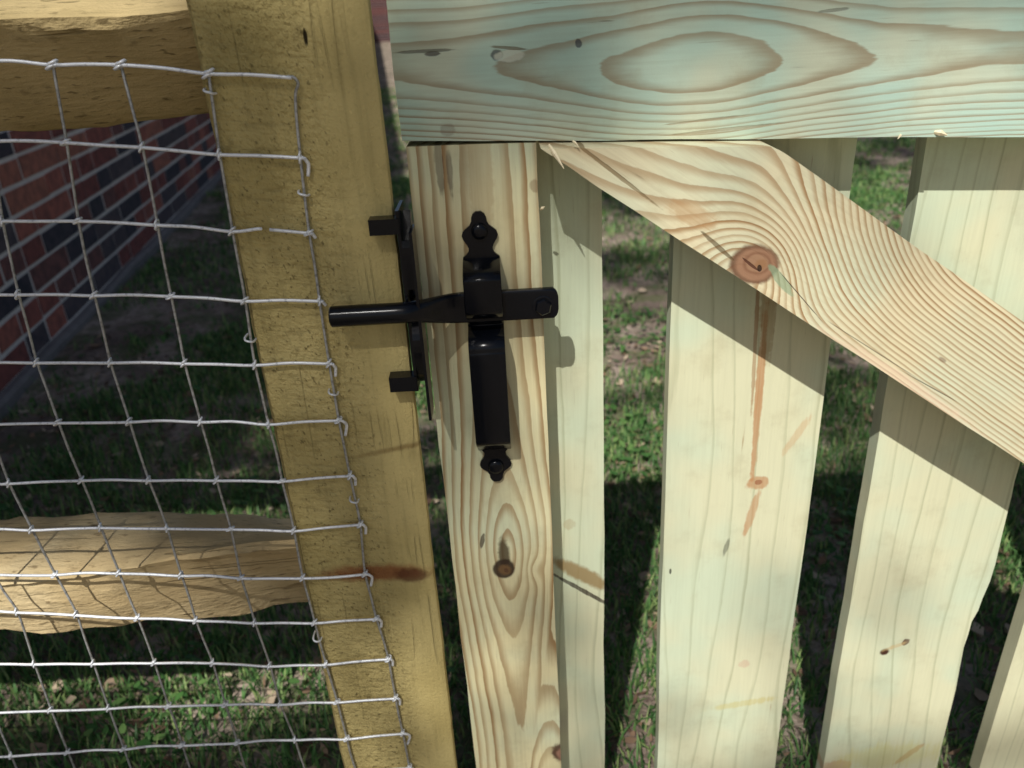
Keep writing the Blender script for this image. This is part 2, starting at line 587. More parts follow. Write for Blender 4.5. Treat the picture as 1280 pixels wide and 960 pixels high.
# the third has a waney lower right edge
z1 = HC - 0.16
wane = [(0.4695, PB), (0.4685, 0.10), (0.4680, HC - 0.80), (0.4672, HC - 0.70), (0.4640, HC - 0.640), (0.4655, HC - 0.605), (0.4705, HC - 0.575),
        (0.4745, HC - 0.53), (0.4728, HC - 0.45), (0.4725, PT - 0.035)]
board('picket', [(0.3345, PB)] + wane + [(0.3325, PT - 0.035)], PICK, PICK + THK, pm3, 0.0015, wav=0.0009, seed=3.3, cuts=24)
board('picket', [(0.5195, PB), (0.658, PB), (0.661, PT - 0.045), (0.5265, PT - 0.045)], PICK, PICK + THK, pm4, 0.0015, seed=4.4, cuts=24)
board('picket', [(0.712, PB), (0.850, PB), (0.852, PT - 0.05), (0.715, PT - 0.05)], PICK, PICK + THK, pm4, 0.0015, seed=5.4, cuts=24)

# --- stile with the latch
e1 = at(637, 690, GATE); e2 = at(690, 985, GATE)
def ring_stile(x, y, z, u, v):
    w = noise_(vec_(x * 5.0, 3.0, z * 4.0), 1.0, 2.0) - 0.5
    xc = x - e1.x + w * 0.010
    up_ = z - e1.z
    a = xc / 0.0175
    c_ = up_ / 0.062
    c2 = c_.sq()
    f1 = a.sq() + c2 / (1.0 + c2 * 0.30)
    b1 = (x - e2.x + w * 0.008) / 0.0165
    b2 = ((z - e2.z) / 0.060).sq()
    f2 = b1.sq() + b2 / (1.0 + b2 * 0.12) + 0.4
    d_ = sqrt_(min_(f1, f2)) * 2.5
    # the small second swirl beside the knot
    k2 = at(668, 712, GATE)
    g = ex_(((x - k2.x).sq() * -1.0 + (z - k2.z).sq() * -0.35) / (0.008 ** 2))
    return d_ + g * 0.9 + y * 22.0
kn = at(630, 711, GATE)
m_stile = pine('stile_wood', ring_stile, srgb(228, 217, 170), srgb(152, 116, 72), 'z', (0.34, 0.90), 1.0, [
    sp(630, 694, 0.0050, 0.019, 0.0, 0.3, srgb(78, 66, 44), 0.9, 0.3, GATE),
    sp(630, 711, 0.0100, 0.0110, 0, 0.14, srgb(58, 44, 32), 0.95, 1.0, GATE),
    sp(631, 712, 0.0056, 0.0060, 0.3, 0.3, srgb(116, 88, 56), 0.9, 0.0, GATE),
    sp(633, 713, 0.0022, 0.0030, 0.3, 0.4, srgb(88, 60, 42), 0.9, 0.3, GATE),
    sp(603, 676, 0.0022, 0.0085, -0.25, 0.4, srgb(70, 58, 46), 0.9, 0.8, GATE),
    sp(700, 940, 0.0085, 0.013, 0, 0.25, srgb(86, 60, 46), 0.95, 0.8, GATE),
    sp(702, 942, 0.0050, 0.009, 0, 0.3, srgb(160, 120, 98), 0.9, 0.0, GATE),
    sp(549, 205, 0.0030, 0.020, 0, 0.7, srgb(96, 82, 68), 0.65, 0.2, GATE),
    sp(562, 212, 0.0022, 0.017, 0, 0.7, srgb(84, 70, 60), 0.65, 0.2, GATE),
    sp(600, 210, 0.0090, 0.06, 0, 0.4, srgb(186, 162, 118), 0.45, 0.0, GATE),
    sp(668, 232, 0.004, 0.005, 0, 0.6, srgb(140, 112, 84), 0.6, 0.0, GATE)],
    GREEN_PINE, 0.55, seed=0.7)
zt = HC - 0.0895
board('stile', [(-0.0610, 0.07), (0.0300, 0.07), (0.0272, zt - 0.0008), (-0.0664, zt + 0.0012)], GATE, PICK - 0.0005, m_stile, 0.0020, seed=8.0, cuts=24)

# --- diagonal brace, standing proud of the frame
BRACE = 0.5630
A = at(752, 238, BRACE); B = at(1275, 577, BRACE)
bd = Vector((B.x - A.x, 0, B.z - A.z)).normalized()
bn = Vector((-bd.z, 0, bd.x))
kb = at(943, 331, BRACE)
cB, sB = bd.x, bd.z
k_u = kb.x * cB + kb.z * sB
k_v = kb.z * cB - kb.x * sB
edge_v = A.z * cB - A.x * sB
def ring_brace(x, y, z, u, v):
    s = u - k_u
    h = v - edge_v
    w = noise_(vec_(u * 5.0, 1.0, v * 7.0), 1.0, 2.0) - 0.5
    # rings crowd towards the upper right, open out on the left
    dens = 70.0 + sstep(s, -0.05, 0.15) * 190.0
    near = ex_(((s / 0.042).sq() + ((h - 0.008) / 0.038).sq()) * -1.0)
    far = ex_((((s - 0.015) / 0.14).sq()) * -1.0)
    return h * dens - near * 7.0 - far * 2.0 + w * 3.0 + y * 25.0
m_brace = pine('brace_wood', ring_brace, srgb(222, 210, 172), srgb(158, 122, 80), (cB, sB), (0.34, 0.88), 1.0, [
    (kb.x, kb.z, 0.0185, 0.0150, -0.25, 0.12, srgb(112, 78, 56), 0.95, 0.5),
    (kb.x + 0.001, kb.z, 0.0152, 0.0122, -0.25, 0.14, srgb(160, 122, 94), 0.9, 0.0),
    (kb.x + 0.002, kb.z + 0.001, 0.0105, 0.0085, -0.25, 0.16, srgb(128, 90, 66), 0.8, 0.0),
    (kb.x + 0.002, kb.z + 0.001, 0.0085, 0.0068, -0.25, 0.16, srgb(166, 130, 100), 0.8, 0.0),
    (kb.x + 0.005, kb.z, 0.0045, 0.0038, -0.25, 0.3, srgb(150, 110, 74), 0.7, 0.0),
    (kb.x - 0.003, kb.z + 0.0005, 0.0085, 0.0010, -0.70, 0.4, srgb(84, 50, 36), 0.95, 1.0),
    (kb.x + 0.004, kb.z - 0.003, 0.0016, 0.0024, 0.2, 0.4, srgb(40, 28, 22), 1.0, 1.0),
    sp(976, 350, 0.0150, 0.0035, -0.9, 0.4, srgb(134, 160, 126), 0.75, 0.0, BRACE),
    sp(1002, 372, 0.0280, 0.00035, -0.85, 0.5, srgb(60, 44, 36), 0.9, 1.0, BRACE),
    sp(1095, 440, 0.050, 0.00035, -0.60, 0.5, srgb(70, 52, 42), 0.8, 1.0, BRACE),
    sp(1160, 482, 0.030, 0.0004, -0.55, 0.5, srgb(76, 58, 46), 0.9, 1.0, BRACE),
    sp(897, 308, 0.0170, 0.0017, -0.75, 0.5, srgb(98, 80, 50), 0.85, 0.8, BRACE),
    sp(866, 268, 0.0200, 0.0080, -0.45, 0.7, srgb(178, 138, 92), 0.6, 0.0, BRACE),
    sp(765, 214, 0.0420, 0.0014, -0.68, 0.5, srgb(120, 98, 62), 0.85, 0.8, BRACE),
    sp(1178, 450, 0.0040, 0.0018, -0.6, 0.6, srgb(120, 92, 70), 0.7, 0.0, BRACE),
    sp(1105, 470, 0.10, 0.010, -0.60, 0.8, srgb(228, 200, 170), 0.6, 0.0, BRACE)],
    GREEN_PINE, 0.45, seed=1.9)
# top is cut to lie along the rail's lower edge
def on_line(p, q, x_): return p[1] + (q[1] - p[1]) * (x_ - p[0]) / (q[0] - p[0])
RL = at(503, 176, GATE); RR = at(1280, 171, GATE)
def rail_low(x_): return RL.z + (RR.z - RL.z) * (x_ - RL.x) / (RR.x - RL.x)
tl = at(676, 179, BRACE); tr = at(965, 177, BRACE)
W = 0.0895
q1 = Vector((A.x, 0, A.z)) + bd * 0.95
q2 = q1 + bn * W
topR = Vector((tr.x, 0, rail_low(tr.x) - 0.0015))
board('diagonal_brace', [(tl.x, rail_low(tl.x) - 0.0020), (A.x - 0.004, A.z + 0.0034), (q1.x, q1.z), (q2.x, q2.z),
                (topR.x + 0.012, topR.z - 0.0065), (topR.x, topR.z)], BRACE, BRACE + 0.038, m_brace, 0.0020, seed=9.0, cuts=26)
# fresh splinters
m_splint, b = new_mat('splinter_wood', 0.7, 0.2)
set_in(b, 'Base Color', mix_(noise_(position()[0], 400.0), srgb(240, 230, 200), srgb(222, 204, 160)))
def splinter(a, b_, r, parent=gate):
    bm = bmesh.new()
    add_tube(bm, [a, a.lerp(b_, 0.4) + Vector((0, -0.001, 0.0005)), b_], [r * 0.6, r, r * 0.15], 5)
    return from_bm('splinter', bm, m_splint, parent)
splinter(at(686, 181, BRACE + 0.002), at(705, 211, BRACE - 0.006), 0.0016)
splinter(at(716, 176, BRACE - 0.000), at(724, 184, BRACE - 0.003), 0.0009)
splinter(at(1168, 165, GATE - 0.001), at(1184, 169, GATE - 0.004), 0.0022)
splinter(at(1126, 168, GATE - 0.001), at(1122, 174, GATE - 0.003), 0.0009)
splinter(at(676, 262, GATE + 0.001), at(681, 258, GATE - 0.003), 0.0013)

# --- top rail
eye = at(868, 76, GATE)
def ring_rail(x, y, z, u, v):
    w = noise_(vec_(x * 4.0, 5.0, z * 9.0), 1.0, 2.0) - 0.5
    w2 = noise_(vec_(x * 2.2, 9.0, 0.0), 1.0, 1.0) - 0.5
    h = z - eye.z + (x - eye.x) * 0.03 + w2 * 0.034 + w * 0.010
    a = h / 0.0185
    uu = ((x - eye.x) / 0.058).sq()
    below = sstep(h * -1.0, -0.01, 0.02)
    return (a.sq() * (0.75 + below * 0.25) + uu / (1.0 + uu * 0.30)) * 0.92 + w * 0.9 + y * 24.0 - 13.95
m_rail = pine('rail_wood', ring_rail, srgb(206, 212, 184), srgb(146, 124, 92), 'x', (0.45, 0.93), 1.0, [
    sp(540, 67, 0.0050, 0.0016, 0.0, 0.5, srgb(84, 80, 74), 0.9, 1.0, GATE),
    sp(530, 64, 0.022, 0.0011, 0.0, 0.5, srgb(96, 96, 84), 0.8, 0.6, GATE),
    sp(621, 68, 0.0042, 0.0036, 0.0, 0.5, srgb(82, 84, 84), 0.9, 1.0, GATE),
    sp(638, 69, 0.011, 0.0040, 0.0, 0.4, srgb(206, 212, 190), 0.9, 0.6, GATE),
    sp(636, 60, 0.014, 0.0011, -0.12, 0.5, srgb(110, 96, 70), 0.85, 0.7, GATE),
    sp(723, 54, 0.0024, 0.0030, 0.3, 0.45, srgb(62, 66, 74), 0.95, 1.2, GATE),
    sp(560, 162, 0.0052, 0.0045, 0.0, 0.6, srgb(120, 100, 84), 0.4, 0.0, GATE),
    sp(900, 162, 0.040, 0.0010, 0.05, 0.6, srgb(140, 116, 84), 0.6, 0.5, GATE),
    sp(880, 150, 0.030, 0.0008, 0.06, 0.6, srgb(140, 116, 84), 0.6, 0.5, GATE),
    sp(1040, 13, 0.012, 0.0012, 0.05, 0.6, srgb(96, 92, 84), 0.7, 0.5, GATE)],
    srgb(168, 206, 192), 0.75, seed=3.1, fibre=0.07)
rl0 = at(485, -3, GATE)
board('top_rail', [(RL.x, RL.z), (0.90, rail_low(0.90)), (0.90, rail_low(0.90) + 0.0895), (RL.x - 0.0005, RL.z + 0.0915)],
      GATE - 0.0015, PICK - 0.0008, m_rail, 0.0020, seed=10.0, cuts=34)

# ------------------------------------------------------------------ latch (moves with the gate)
m_iron, b = new_mat('black_enamelled_iron', 0.22, 0.26)
P, x, y, z = position()
set_in(b, 'Base Color', mix_(noise_(P, 300.0, 3.0), (0.002, 0.0026, 0.0042, 1), (0.0035, 0.0046, 0.0075, 1)))
set_in(b, 'Roughness', 0.15 + noise_(P, 60.0, 2.0) * 0.10)
bump_(b, noise_(P, 500.0, 2.0), 0.0001, 0.3)

SX = at(603, 350, 0.575).x
SW = 0.0142                      # half width of the strap
STF = 0.562                      # how far the strap stands out
WOOD = GATE - 0.0006
prof = [(322, WOOD - 0.002), (328, 0.5795), (338, 0.5690), (348, STF + 0.0012), (356, STF), (386, STF), (395, STF + 0.003), (401, 0.576),
        (405, 0.5835), (410, 0.5815), (420, 0.5715), (432, 0.5645), (443, STF + 0.0008), (455, STF), (545, STF), (553, STF + 0.0008), (558, STF + 0.004), (560, 0.5765), (563, WOOD - 0.002)]
ctr = [Vector((0, Y, at(603, py, Y).z)) for py, Y in prof]
path = smooth_path(ctr, 4)
bm = bmesh.new()
TH = 0.0026
rings = []
for i, p in enumerate(path):
    t = (path[min(i + 1, len(path) - 1)] - path[max(i - 1, 0)]).normalized()
    nrm = Vector((0, t.z, -t.y))
    if nrm.y > 0: nrm = -nrm
    if abs(nrm.y) < 1e-6: nrm = Vector((0, -1, 0))
    f = p; bk = p - nrm * TH
    c_ = 0.0007
    rings.append([Vector((SX - SW + c_, f.y, f.z)), Vector((SX + SW - c_, f.y, f.z)),
                  Vector((SX + SW, f.lerp(bk, 0.3).y, f.lerp(bk, 0.3).z)), Vector((SX + SW, bk.y, bk.z)),
                  Vector((SX - SW, bk.y, bk.z)), Vector((SX - SW, f.lerp(bk, 0.3).y, f.lerp(bk, 0.3).z))])
loft(bm, rings)
handle = from_bm('latch_handle', bm, m_iron, gate, True)
handle['label'] = 'black iron strap handle with pointed lobed ends on the gate stile'
ms = handle.modifiers.new('edge', 'EDGE_SPLIT'); ms.split_angle = math.radians(50)
def finial(py_base, py_tip, name='finial'):
    zb = at(600, py_base, WOOD).z; zt_ = at(600, py_tip, WOOD).z
    L = zt_ - zb
    half = [(0.0, 1.00), (0.05, 0.98), (0.10, 0.80), (0.17, 0.66), (0.24, 0.64), (0.32, 0.72), (0.42, 0.90), (0.50, 0.96),
            (0.58, 0.90), (0.64, 0.72), (0.70, 0.52), (0.78, 0.41), (0.86, 0.39), (0.93, 0.31), (0.98, 0.14)]
    pts = [(SX + w * SW, zb + t * L) for t, w in half] + [(SX - w * SW, zb + t * L) for t, w in half[::-1]]
    if L < 0: pts = pts[::-1]
    bm = bmesh.new()
    add_prism(bm, pts, WOOD - 0.0026, WOOD)
    bevel_all(bm, 0.0006, 2, 0.9)
    return from_bm(name, bm, m_iron, handle)
finial(323, 262)
finial(556, 602)
def screw(cx, cz, y0, r, parent, hexa=False, name='screw', h=0.0032):
    bm = bmesh.new()
    n = 6 if hexa else 16
    rr = [(1.0, 0.0), (1.0, 0.45), (0.86, 0.8), (0.5, 0.98), (0.12, 1.0)] if not hexa else [(1.0, 0.0), (1.0, 0.75), (0.86, 1.0), (0.2, 1.0)]
    rings = [[Vector((cx + r * k * math.cos(a), y0 - h * q, cz + r * k * math.sin(a))) for a in (2 * math.pi * (i + 0.3) / n for i in range(n))] for k, q in rr]
    loft(bm, rings)
    if hexa:          # washer face below the head
        n2 = 20
        rings = [[Vector((cx + r * k * math.cos(a), y0 - 0.0009 * q, cz + r * k * math.sin(a))) for a in (2 * math.pi * i / n2 for i in range(n2))] for k, q in ((1.28, 0), (1.28, 0.8), (1.2, 1.0), (0.9, 1.0))]
        loft(bm, rings)
    return from_bm(name, bm, m_iron, parent, not hexa)
p = at(597, 289, WOOD - 0.0026); screw(SX, p.z, WOOD - 0.0024, 0.0062, handle, h=0.0042)
p = at(613, 583, WOOD - 0.0026); screw(SX, p.z, WOOD - 0.0024, 0.0066, handle, h=0.0042)
# sliding bar: round rod forged flat towards the gate
bar = []
RODY, FLATY = 0.5465, 0.5735
zc = at(413, 396, RODY).z
x0 = at(413, 396, RODY).x; x1 = at(503, 390, RODY).x; x2 = at(578, 383, FLATY).x; x3 = at(697, 380, FLATY).x
zflat = at(650, 382, FLATY - 0.003).z
def sect(xc, yc, zc_, ry, rz, pw, n=20):
    o_ = []
    for i in range(n):
        a = 2 * math.pi * i / n
        ca, sa_ = math.cos(a), math.sin(a)
        o_.append(Vector((xc, yc + ry * math.copysign(abs(ca) ** pw, ca), zc_ + rz * math.copysign(abs(sa_) ** pw, sa_))))
    return o_
bm = bmesh.new()
rings = [sect(x0, RODY, zc, 0.0040, 0.0040, 1), sect(x0 + 0.0001, RODY, zc, 0.0068, 0.0068, 1), sect(x0 + 0.0011, RODY, zc, 0.0078, 0.0078, 1)]
for i in range(9): rings.append(sect(x0 + 0.0011 + (x1 - x0) * (i + 1) / 9, RODY, zc, 0.0078, 0.0078, 1))
for i in range(1, 13):
    t = i / 12; e = t * t * (3 - 2 * t)
    rings.append(sect(x1 + 0.0011 + (x2 - x1) * t, RODY + (FLATY - RODY) * e, zc + (zflat - zc) * e,
                      0.0078 + (0.0029 - 0.0078) * e, 0.0078 + (0.0121 - 0.0078) * e, 1 - 0.62 * e))
for i in range(1, 8):
    rings.append(sect(x2 + 0.0011 + (x3 - 0.004 - x2) * i / 7, FLATY, zflat, 0.0029, 0.0121, 0.30))
for dx_, k in ((0.0016, 0.95), (0.0030, 0.84), (0.0040, 0.68), (0.0046, 0.45)):
    rings.append(sect(x3 - 0.004 + dx_, FLATY, zflat, 0.0029 * (1 if k > 0.7 else 0.8), 0.0121 * k, 0.34))
loft(bm, rings)
lbar = from_bm('latch_bar', bm, m_iron, gate, True)
lbar['label'] = 'black latch bar, round at the post end and flat on the stile'
ms = lbar.modifiers.new('edge', 'EDGE_SPLIT'); ms.split_angle = math.radians(42)
bx_ = at(679, 383, FLATY - 0.003)
screw(bx_.x, bx_.z, FLATY - 0.0027, 0.0066, lbar, True, 'bolt', 0.0042)
bm = bmesh.new()
add_tube(bm, [Vector((bx_.x, FLATY - 0.001, bx_.z)), Vector((bx_.x, GATE + 0.002, bx_.z))], 0.0048, 12)
from_bm('bolt_shank', bm, m_iron, lbar, True)

# ------------------------------------------------------------------ split-rail fence
fence = empty('split_rail_fence', (-0.14, POST + 0.05, 0.0),
              'rough ochre sawn fence post with two split rails beside the gate', 'fence')
def rough_wood(name, c_lo, c_hi, axis, spots=(), dark=None, spk=1.0, relief=0.0030):
    m, b = new_mat(name, 0.85, 0.15)
    P, x, y, z = position()
    if axis == 'z':
        dg = vec_(x * 120.0 + z * 60.0, y * 80.0, z * 110.0 - x * 60.0)       # slanting saw marks
        ln = vec_(x * 140.0, y * 140.0, z * 9.0)
    else:
        dg = vec_(x * 60.0, y * 90.0, z * 90.0)
        ln = vec_(x * 9.0, y * 140.0, z * 140.0)
    big = noise_(P, 7.0, 3.0, 0.6)
    saw = noise_(dg, 1.0, 4.0, 0.65)
    fibr = noise_(ln, 1.0, 3.0, 0.6)
    fine = noise_(P, 420.0, 3.0, 0.6)
    if axis == 'z':
        st = vec_(x * 330.0 + z * 150.0, y * 150.0, z * 190.0 - x * 90.0)
        zone = 1.0 - sstep(x, -0.135, -0.095)          # the left half is rougher sawn
    else:
        st = vec_(x * 70.0, y * 220.0, z * 220.0)
        zone = sstep(big, 0.2, 0.5)
    fleck = noise_(st, 1.0, 2.0, 0.5)
    c = mix_(sstep(big, 0.3, 0.7), c_lo, c_hi)
    c = mix_(sstep(fibr, 0.45, 0.8) * 0.35, c, tuple(q * 0.55 for q in c_lo[:3]) + (1,))
    dk = dark or tuple(q * 0.35 for q in c_lo[:3]) + (1,)
    c = mix_(sstep(saw, 0.54, 0.76) * (0.16 + zone * 0.34) * spk, c, dk)
    c = mix_(sstep(fleck, 0.62, 0.72) * (0.15 + zone * 0.6) * spk, c, dk)
    c = mix_(sstep(fleck * -1.0, -0.31, -0.26) * 0.2, c, tuple(min(1, q * 1.55) for q in c_hi[:3]) + (1,))
    hgt = fibr * 0.5 + saw * 1.0 * zone + fine * 0.35 + fleck * 0.9 * zone
    if axis == 'z': cv_ = vec_(x * 38.0, y * 38.0, z * 1.6)
    else: cv_ = vec_(x * 1.8, y * 42.0, z * 42.0)
    crk = (1.0 - sstep(abs_(noise_(cv_, 1.0, 2.0, 0.5) - 0.5), 0.002, 0.016)) * sstep(noise_(P, 11.0, 2.0), 0.50, 0.60)
    c = mix_(crk * (0.14 if axis == 'z' else 0.40), c, dk)
    hgt = hgt - crk * (0.3 if axis == 'z' else 0.8)
    sawl = noise_(vec_(x * 26.0 + z * 210.0, y * 60.0, x * -40.0), 1.0, 2.0, 0.6)
    if axis == 'z':
        c = mix_(sstep(sawl, 0.50, 0.72) * zone * 0.30, c, dk)
        hgt = hgt - sawl * 0.6 * zone
    rimw = (noise_(P, 130.0, 2.0) - 0.5) * 0.7
    for cu, cv, ru, rv, ang, soft, colr, amt, dent in spots:
        k = spot(x, z, cu, cv, ru, rv, ang, soft, rimw)
        c = mix_(k * amt, c, colr)
        if dent: hgt = hgt - k * dent
    set_in(b, 'Base Color', c)
    bump_(b, hgt, relief, 0.9)
    return m
m_post = rough_wood('rough_post_wood', srgb(180, 162, 104), srgb(204, 186, 126), 'z', [
    sp(470, 716, 0.045, 0.0085, -0.04, 0.45, srgb(140, 84, 50), 0.85, 0.0, POST),
    sp(515, 719, 0.016, 0.0078, -0.10, 0.35, srgb(92, 54, 36), 0.75, 0.4, POST),
    sp(382, 47, 0.0010, 0.0046, 0.0, 0.4, srgb(24, 18, 12), 1.0, 1.0, POST),
    sp(500, 560, 0.035, 0.0022, 0.16, 0.8, srgb(120, 92, 50), 0.6, 0.0, POST),
    sp(300, 45, 0.030, 0.022, 0.2, 0.9, srgb(120, 108, 62), 0.5, 0.0, POST)])
bm = bmesh.new()
rings = []
NZ = 90
for i in range(NZ + 1):
    zz = -0.12 + (HC + 0.22) * i / NZ
    l = -0.1955 + 0.0014 * nz(zz * 14, 1.0, 0) + 0.0009 * nz(zz * 60, 2.0, 0)
    r = -0.0780 + 0.0008 * nz(zz * 12, 3.0, 0) + 0.0007 * nz(zz * 70, 4.0, 0) + 0.0022 * (zz - HC * 0.6)
    pr = [(l + 0.004, POST), (l + 0.03, POST - 0.0004), (l + 0.06, POST), (r - 0.03, POST + 0.0002), (r - 0.0042, POST), (r - 0.0012, POST + 0.0014), (r, POST + 0.005),
          (r - 0.006, POST + 0.030), (r - 0.018, POST + 0.068), (r - 0.034, POST + 0.096), (r - 0.052, POST + 0.102), (l + 0.04, POST + 0.102), (l + 0.016, POST + 0.09), (l + 0.002, POST + 0.05), (l, POST + 0.006)]
    rings.append([Vector((px_, py_ + 0.0006 * nz(px_ * 40, zz * 25, 5), zz)) for px_, py_ in pr])
loft(bm, rings)
o = from_bm('post', bm, m_post, fence, True)
ms = o.modifiers.new('edge', 'EDGE_SPLIT'); ms.split_angle = math.radians(38)

m_split = rough_wood('split_rail_wood', srgb(196, 172, 126), srgb(222, 202, 158), 'x', dark=srgb(96, 74, 46), spk=0.8, relief=0.0018)
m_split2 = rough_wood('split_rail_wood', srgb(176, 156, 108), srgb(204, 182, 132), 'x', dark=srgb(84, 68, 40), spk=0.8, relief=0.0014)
def split_rail(top_px, edge_px, bot_px, Yf, depth, mat, seed, lean_l, lean_r, xa=-1.55, xb=-0.135):
    """A cleft log: uneven front, rounded top, running left from the post."""
    bm = bmesh.new()
    rings = []
    N = 120
    tw = [(at(a, b_, Yf + depth * 0.8)) for a, b_ in top_px]
    bw = [(at(a, b_, Yf + lean_l + (lean_r - lean_l) * min(1, max(0, a / 300.0)) )) for a, b_ in bot_px]
    ew = [at(a, b_, Yf) for a, b_ in edge_px]
    def val(ws, xx):
        ws = sorted(ws, key=lambda q: q.x)
        return float(np.interp(xx, [q.x for q in ws], [q.z for q in ws]))
    for i in range(N + 1):
        xx = xa + (xb - xa) * i / N
        zt_ = val(tw, xx); zb_ = val(bw, xx)
        h = zt_ - zb_
        edge = (val(ew, xx) - zb_) / h
        lean = lean_l + (lean_r - lean_l) * min(1, max(0, (xx + 0.46) / 0.20))
        pr = [(0.0, edge), (0.006, edge + 0.004 / h), (0.045, edge + (1.02 - edge) * 0.6), (depth * 0.8, 1.0), (depth * 0.97, 0.93), (depth, 0.7), (depth * 0.97, 0.3), (depth * 0.85, 0.0),
              (lean + 0.014, 0.0), (lean, 0.03), (lean * 0.72, edge * 0.30), (lean * 0.36, edge * 0.64), (0.003 + lean * 0.04, edge * 0.93)]
        ring_ = []
        for k, (dy, t) in enumerate(pr):
            z_ = zb_ + h * t
            j = 0.0040 * nz(xx * 7 + seed, k * 0.7, seed) + 0.0022 * nz(xx * 26, k * 1.3, seed + 2) + 0.0013 * nz(xx * 80, k * 2.1, seed + 5)
            ring_.append(Vector((xx, Yf + dy + j, z_ + 0.8 * j)))
        rings.append(ring_)
    loft(bm, rings)
    o = from_bm('rail', bm, mat, fence, True)
    ms = o.modifiers.new('edge', 'EDGE_SPLIT'); ms.split_angle = math.radians(32)
    return o
o = split_rail([(-60, -14), (0, -16), (90, -20), (150, -19), (228, -22)], [(-60, 26), (0, 25), (90, 20), (150, 22), (228, 16)],
               [(-60, 170), (0, 167), (120, 160), (255, 143)], 0.600, 0.12, m_split2, 1.0, 0.080, 0.080)
o['label'] = 'top split rail, its front face dark, entering the post'
o = split_rail([(-60, 660), (0, 656), (110, 650), (200, 646), (300, 650), (375, 657)], [(-60, 735), (0, 730), (110, 722), (200, 708), (300, 690), (375, 682)],
               [(-60, 800), (0, 788), (80, 780), (200, 768), (300, 764), (390, 756)], 0.600, 0.105, m_split, 4.0, 0.012, 0.062)
o['label'] = 'lower split rail crossed by shadows of the wire'

# --- catch on the post side
CXp = -0.0750
catch_z1 = at(492, 258, 0.568).z; catch_z0 = at(520, 496, 0.568).z
bm = bmesh.new()
add_box(bm, (CXp, POST - 0.012, catch_z0 + 0.012), (CXp + 0.0024, POST + 0.022, catch_z1))
add_box(bm, (CXp + 0.0090, POST - 0.020, catch_z0 - 0.010), (CXp + 0.0112, POST + 0.004, catch_z1 - 0.014))
bevel_all(bm, 0.0006, 1)
catch = from_bm('latch_catch', bm, m_iron, fence)
catch['label'] = 'black iron latch catch fixed to the side of the post'
def strap_piece(name, pts, half_x, w, parent=catch):
    """Flat bent strip in the y-z plane at x."""
    bm = bmesh.new()
    pth = smooth_path(pts, 5)
    rings = []
    for i, p in enumerate(pth):
        t = (pth[min(i + 1, len(pth) - 1)] - pth[max(i - 1, 0)]).normalized()
        n_ = Vector((1, 0, 0)).cross(t).normalized()
        rings.append([p + Vector((-half_x, 0, 0)) - n_ * w, p + Vector((half_x, 0, 0)) - n_ * w, p + Vector((half_x, 0, 0)) + n_ * w, p + Vector((-half_x, 0, 0)) + n_ * w])
    loft(bm, rings)
    return from_bm(name, bm, m_iron, parent)
def tab(px0, px1, py0, py1):
    a = at(px0, py0, POST - 0.012); b_ = at(px1, py1, POST - 0.012)
    bm = bmesh.new()
    add_box(bm, (a.x, POST - 0.0135, b_.z), (CXp + 0.002, POST - 0.0012, a.z))
    bevel_all(bm, 0.0012, 2)
    return from_bm('tab', bm, m_iron, catch)
tab(460, 490, 275, 293)
tab(486, 515, 472, 488)
# the two bent arms of the catch that hold the bar
mid = at(508, 385, 0.55).z
strap_piece('arm', [Vector((CXp + 0.0058, POST + 0.010, catch_z1 - 0.006)), Vector((CXp + 0.0058, POST - 0.006, catch_z1 - 0.028)), Vector((CXp + 0.0058, POST - 0.014, mid + 0.045)), Vector((CXp + 0.0058, POST - 0.011, mid + 0.014))], 0.0030, 0.0034)
strap_piece('arm', [Vector((CXp + 0.0058, POST - 0.008, mid - 0.014)), Vector((CXp + 0.0058, POST - 0.014, mid - 0.030)), Vector((CXp + 0.0058, POST - 0.006, mid - 0.055)), Vector((CXp + 0.0058, POST + 0.006, catch_z0 + 0.016))], 0.0030, 0.0034)
def side_bolt(px, py, Y):
    p = at(px, py, Y)
    bm = bmesh.new()
    rings = [[Vector((CXp + 0.0020 + h_, Y + r_ * math.cos(a), p.z + r_ * math.sin(a))) for a in (2 * math.pi * i / 12 for i in range(12))]
             for r_, h_ in ((0.0052, 0), (0.0052, 0.0022), (0.0040, 0.0040), (0.0015, 0.0046))]
    loft(bm, rings)
    return from_bm('bolt', bm, m_iron, catch, True)
side_bolt(514, 325, POST + 0.013)
side_bolt(518, 368, POST + 0.013)
side_bolt(520, 448, POST + 0.013)

# ------------------------------------------------------------------ wire mesh
MESH_Y = POST - 0.0045
wires = empty('wire_mesh', (-0.35, MESH_Y, 0.0), 'galvanised square wire mesh stretched across the fence left of the post', 'wire mesh')
m_wire, b = new_mat('galvanised_wire', 0.34, 0.5, 0.35)
P, x, y, z = position()
n1 = noise_(P, 260.0, 3.0, 0.6)
set_in(b, 'Base Color', mix_(sstep(n1, 0.5, 0.75), srgb(240, 243, 245), srgb(190, 194, 198)))
set_in(b, 'Roughness', 0.36 + n1 * 0.2)
m_wire_shaded, b = new_mat('galvanised_wire_shaded', 0.55, 0.4, 0.55)  # same galvanised wire; the uprights' weaker light is put into a darker colour
P, x, y, z = position()
n1 = noise_(P, 260.0, 3.0, 0.6)
set_in(b, 'Base Color', mix_(sstep(n1, 0.4, 0.75), srgb(186, 187, 184), srgb(132, 131, 126)))
colA = [(365, 97), (375, 197), (386, 291), (399, 376), (411, 454), (423, 525), (437, 594), (450, 655), (456, 717), (470, 773), (485, 823), (494, 872), (503, 916)]
colB = [(260, 92), (274, 193), (290, 289), (306, 376), (318, 456), (335, 530), (352, 601), (367, 663), (378, 722), (393, 778), (407, 830), (421, 877), (433, 923)]
